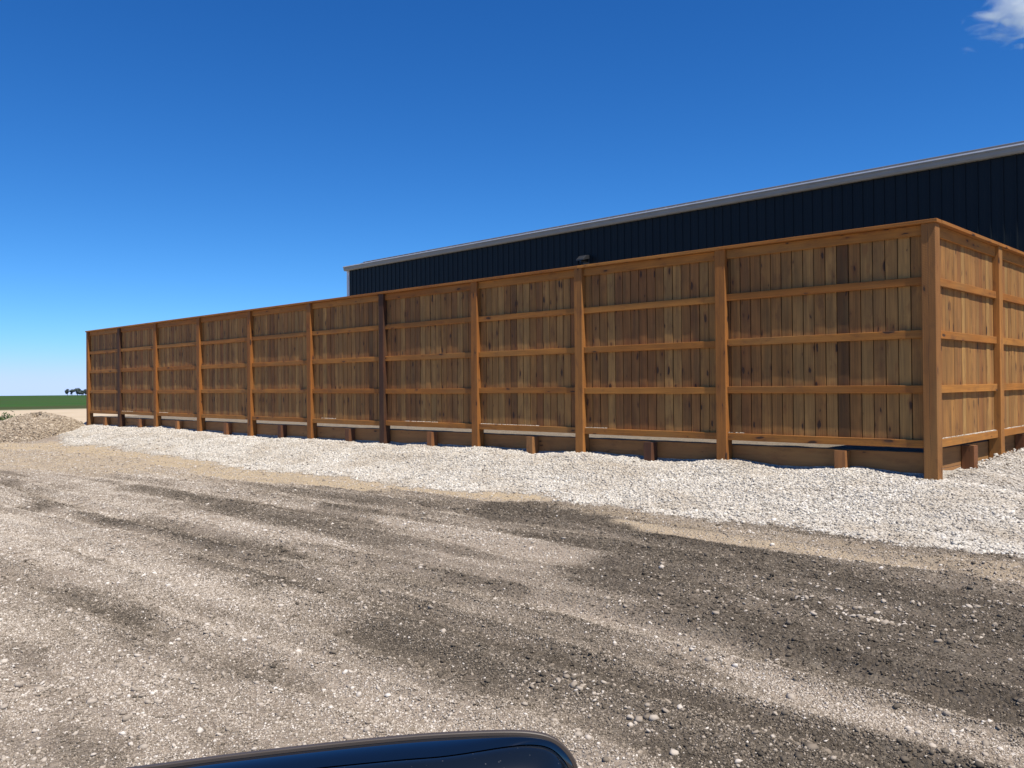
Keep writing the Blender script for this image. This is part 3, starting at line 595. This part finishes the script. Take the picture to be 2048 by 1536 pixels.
# ---------------------------------------------------------------- vehicle mirror in the foreground
NAVYP=None
N=NT('gloss_paint'); N.b.inputs['Base Color'].default_value=(.003,.006,.012,1); N.b.inputs['Roughness'].default_value=.06; N.b.inputs['Coat Weight'].default_value=1.0; N.b.inputs['Coat Roughness'].default_value=.02; PAINT=N.m
N=NT('dusty_plastic'); P=N.n('ShaderNodeNewGeometry').outputs['Position']
v=N.n('ShaderNodeTexVoronoi',{'Vector':P,'Scale':420.0}); rr=N.n('ShaderNodeSeparateColor',{0:v.outputs['Color']}).outputs[0]
sp=N.math('MULTIPLY',N.math('SUBTRACT',.28,v.outputs['Distance'],clamp=True),N.math('MULTIPLY',N.math('SUBTRACT',rr,.86,clamp=True),14),clamp=True)
DUST=N.out(N.mix(sp,(.005,.008,.013),(.22,.23,.24)),.16)
RIM=plain('rim_plastic',(.06,.047,.038),.5,var=.2,sc=30)
mir=empty('vehicle_mirror',tuple(CAMP+f*.62-up*.33),label='glossy dark blue vehicle door mirror with matte brown rim at the bottom edge',cat='vehicle mirror')
# outline of the rim: (right, height above/below eye plane) at ~0.62 m, metres
Zm=.62
def top(u): # px outline -> metres
    return Zm*(u-1024)/FL
OUT=[(120,1556),(280,1535),(460,1511),(640,1490),(800,1474),(900,1467),(1010,1463),(1070,1466),(1108,1477),(1136,1500),(1154,1530),(1163,1570)]
pts=[(Zm*(a-1024)/FL,-Zm*(b-768)/FL) for a,b in OUT]
def smooth(p,n=6):
    out=[]
    for i in range(len(p)-1):
        p0=p[max(i-1,0)];p1=p[i];p2=p[i+1];p3=p[min(i+2,len(p)-1)]
        for k in range(n):
            t=k/n; out.append(tuple(.5*((2*p1[j])+(-p0[j]+p2[j])*t+(2*p0[j]-5*p1[j]+4*p2[j]-p3[j])*t*t+(-p0[j]+3*p1[j]-3*p2[j]+p3[j])*t**3) for j in (0,1)))
    return out+[p[-1]]
sp_=smooth(pts); cx,cy=.0,-.42
# lower half of the shell: close outline with a rounded bottom
bot=[(.052,-.33),(.045,-.38),(.02,-.405),(-.05,-.415),(-.15,-.418),(-.25,-.412),(-.32,-.395),(-.35,-.36),(-.345,-.315)]
ring=sp_+smooth(bot,4); nR=len(ring); ctr=(sum(a for a,b in ring)/nR,sum(b for a,b in ring)/nR)
RA=np.array(ring); tg=np.roll(RA,-1,0)-np.roll(RA,1,0); tg/=np.linalg.norm(tg,axis=1)[:,None]; nrm=np.stack([tg[:,1],-tg[:,0]],1)
if ((nrm*(np.array(ctr)-RA)).sum(1)).mean()<0: nrm=-nrm
wgt=sstep(.036,-.06,RA[:,0])*.85+.15      # the shell line runs into the rim at the outer end
def loft(name,levels,mat,cap0=False,cap1=False,var=False):
    # levels: (inset in metres, depth toward the front of the shell, scale about the centre)
    vs=[];fs=[]
    for (ins,dz,s) in levels:
        for k in range(nR):
            p=RA[k]+nrm[k]*ins; p=np.array(ctr)+(p-np.array(ctr))*s; z=dz*wgt[k] if var else dz
            if name=='shell_cover': z=.024*wgt[k]+dz
            vs.append(tuple(CAMP+f*(Zm-z)+rt*float(p[0])+up*float(p[1])))
    for l in range(len(levels)-1):
        for k in range(nR): fs.append((l*nR+k,l*nR+(k+1)%nR,(l+1)*nR+(k+1)%nR,(l+1)*nR+k))
    if cap0: fs.append(tuple(range(nR))[::-1])
    if cap1: fs.append(tuple(range((len(levels)-1)*nR,len(levels)*nR)))
    me=bpy.data.meshes.new(name); me.from_pydata(vs,[],fs)
    me.polygons.foreach_set('use_smooth',np.array([len(p.vertices)==4 and name!='rim' for p in me.polygons]))
    return link_mesh(name,me,mat,mir)
loft('rim',[(.004,-.008,1),(.001,-.006,1),(.0,-.0025,1),(.0,.0,1),(.0005,.0006,1),(.0026,.0008,1),(.004,-.001,1)],RIM)
loft('mirror_glass',[(.004,-.008,1),(.005,-.0085,1)],plain('mirror_glass',(.6,.65,.7),.03,1.0,.02),cap1=True)
loft('shell',[(.0028,0,1),(.0025,.006,1),(.0029,.012,1),(.0040,.019,1),(.0060,.024,1)],PAINT,var=True)
loft('shell_cover',[(.0066,.0005,1),(.0060,.003,1),(.0075,.010,1),(.014,.020,1),(.022,.030,1),(.035,.040,1),(.035,.046,.8),(.035,.05,.5),(.035,.052,.1)],DUST,cap1=True)
# arm to the vehicle, below the frame on the left
vs=[];fs=[];nA=12
arm=[(-.30,-.36,.03,.03),(-.38,-.372,.03,.035),(-.48,-.385,.02,.04),(-.60,-.39,.0,.055)]
for (a,b,dz,r_) in arm:
    for k in range(nA):
        t=k/nA*2*math.pi; vs.append(CAMP+f*(Zm-dz+math.cos(t)*r_)+rt*a+up*(b+math.sin(t)*r_*.6))
for l in range(len(arm)-1):
    for k in range(nA): fs.append((l*nA+k,l*nA+(k+1)%nA,(l+1)*nA+(k+1)%nA,(l+1)*nA+k))
me=bpy.data.meshes.new('arm'); me.from_pydata([tuple(v) for v in vs],[],fs+[tuple(range(nA)),tuple(range((len(arm)-1)*nA,len(arm)*nA))]); link_mesh('arm',me,DUST,mir)
# ---------------------------------------------------------------- clouds (volumes far off)
def cloud(u,v,D,sx,sy,label,dens,seed,sc,thr,stretch=(1,1,1)):
    d=f+rt*((u-1024)/FL)-up*((v-768)/FL); c=CAMP+d*D
    import bmesh
    bm=bmesh.new(); bmesh.ops.create_icosphere(bm,subdivisions=3,radius=1.0); me=bpy.data.meshes.new('cloud'); bm.to_mesh(me); bm.free()
    N=NT('cloud_vapour'); N.t.nodes.remove(N.b)
    tc=N.n('ShaderNodeTexCoord').outputs['Object']
    sep=N.n('ShaderNodeVectorMath',{0:tc},operation='LENGTH').outputs['Value']
    no=N.n('ShaderNodeTexNoise',{'Vector':N.n('ShaderNodeVectorMath',{0:N.mul(tc,stretch),1:(seed,seed*.7,0)},operation='ADD').outputs[0],'Scale':sc,'Detail':6.0,'Roughness':.62,'Distortion':.6}).outputs[0]
    e=N.math('SUBTRACT',1,sep,clamp=True)
    dn=N.math('MULTIPLY',N.math('SUBTRACT',N.math('MULTIPLY_ADD',e,.38,no),thr,clamp=True),dens)
    vo=N.n('ShaderNodeVolumePrincipled',{'Color':(.98,.99,1,1),'Density':dn,'Anisotropy':0.0})
    N.t.links.new(vo.outputs[0],[n for n in N.t.nodes if n.type=='OUTPUT_MATERIAL'][0].inputs['Volume'])
    o=link_mesh('cloud',me,N.m); o.location=c; o.rotation_euler=M.to_euler(); o.scale=(sx,sy,min(sx,sy)); tag(o,label,'cloud')
cloud(2040,24,1500,100,64,'wispy white cloud in the top right corner of the sky',.12,3.1,1.9,.63,(1,1.7,1))
cloud(1938,100,1500,20,8,'tiny faint cloud wisp left of the white corner cloud',.04,7.0,1.4,.6)
cloud(148,764,6000,95,18,'small white cloud low above the horizon trees',.02,5.0,1.3,.62,(1,1,1))
cloud(53,737,6000,70,11,'thin grey cloud streak above the left horizon',.006,2.0,1.2,.5,(1,1,1))
scn.cycles.volume_step_rate=1.5; scn.cycles.volume_bounces=4
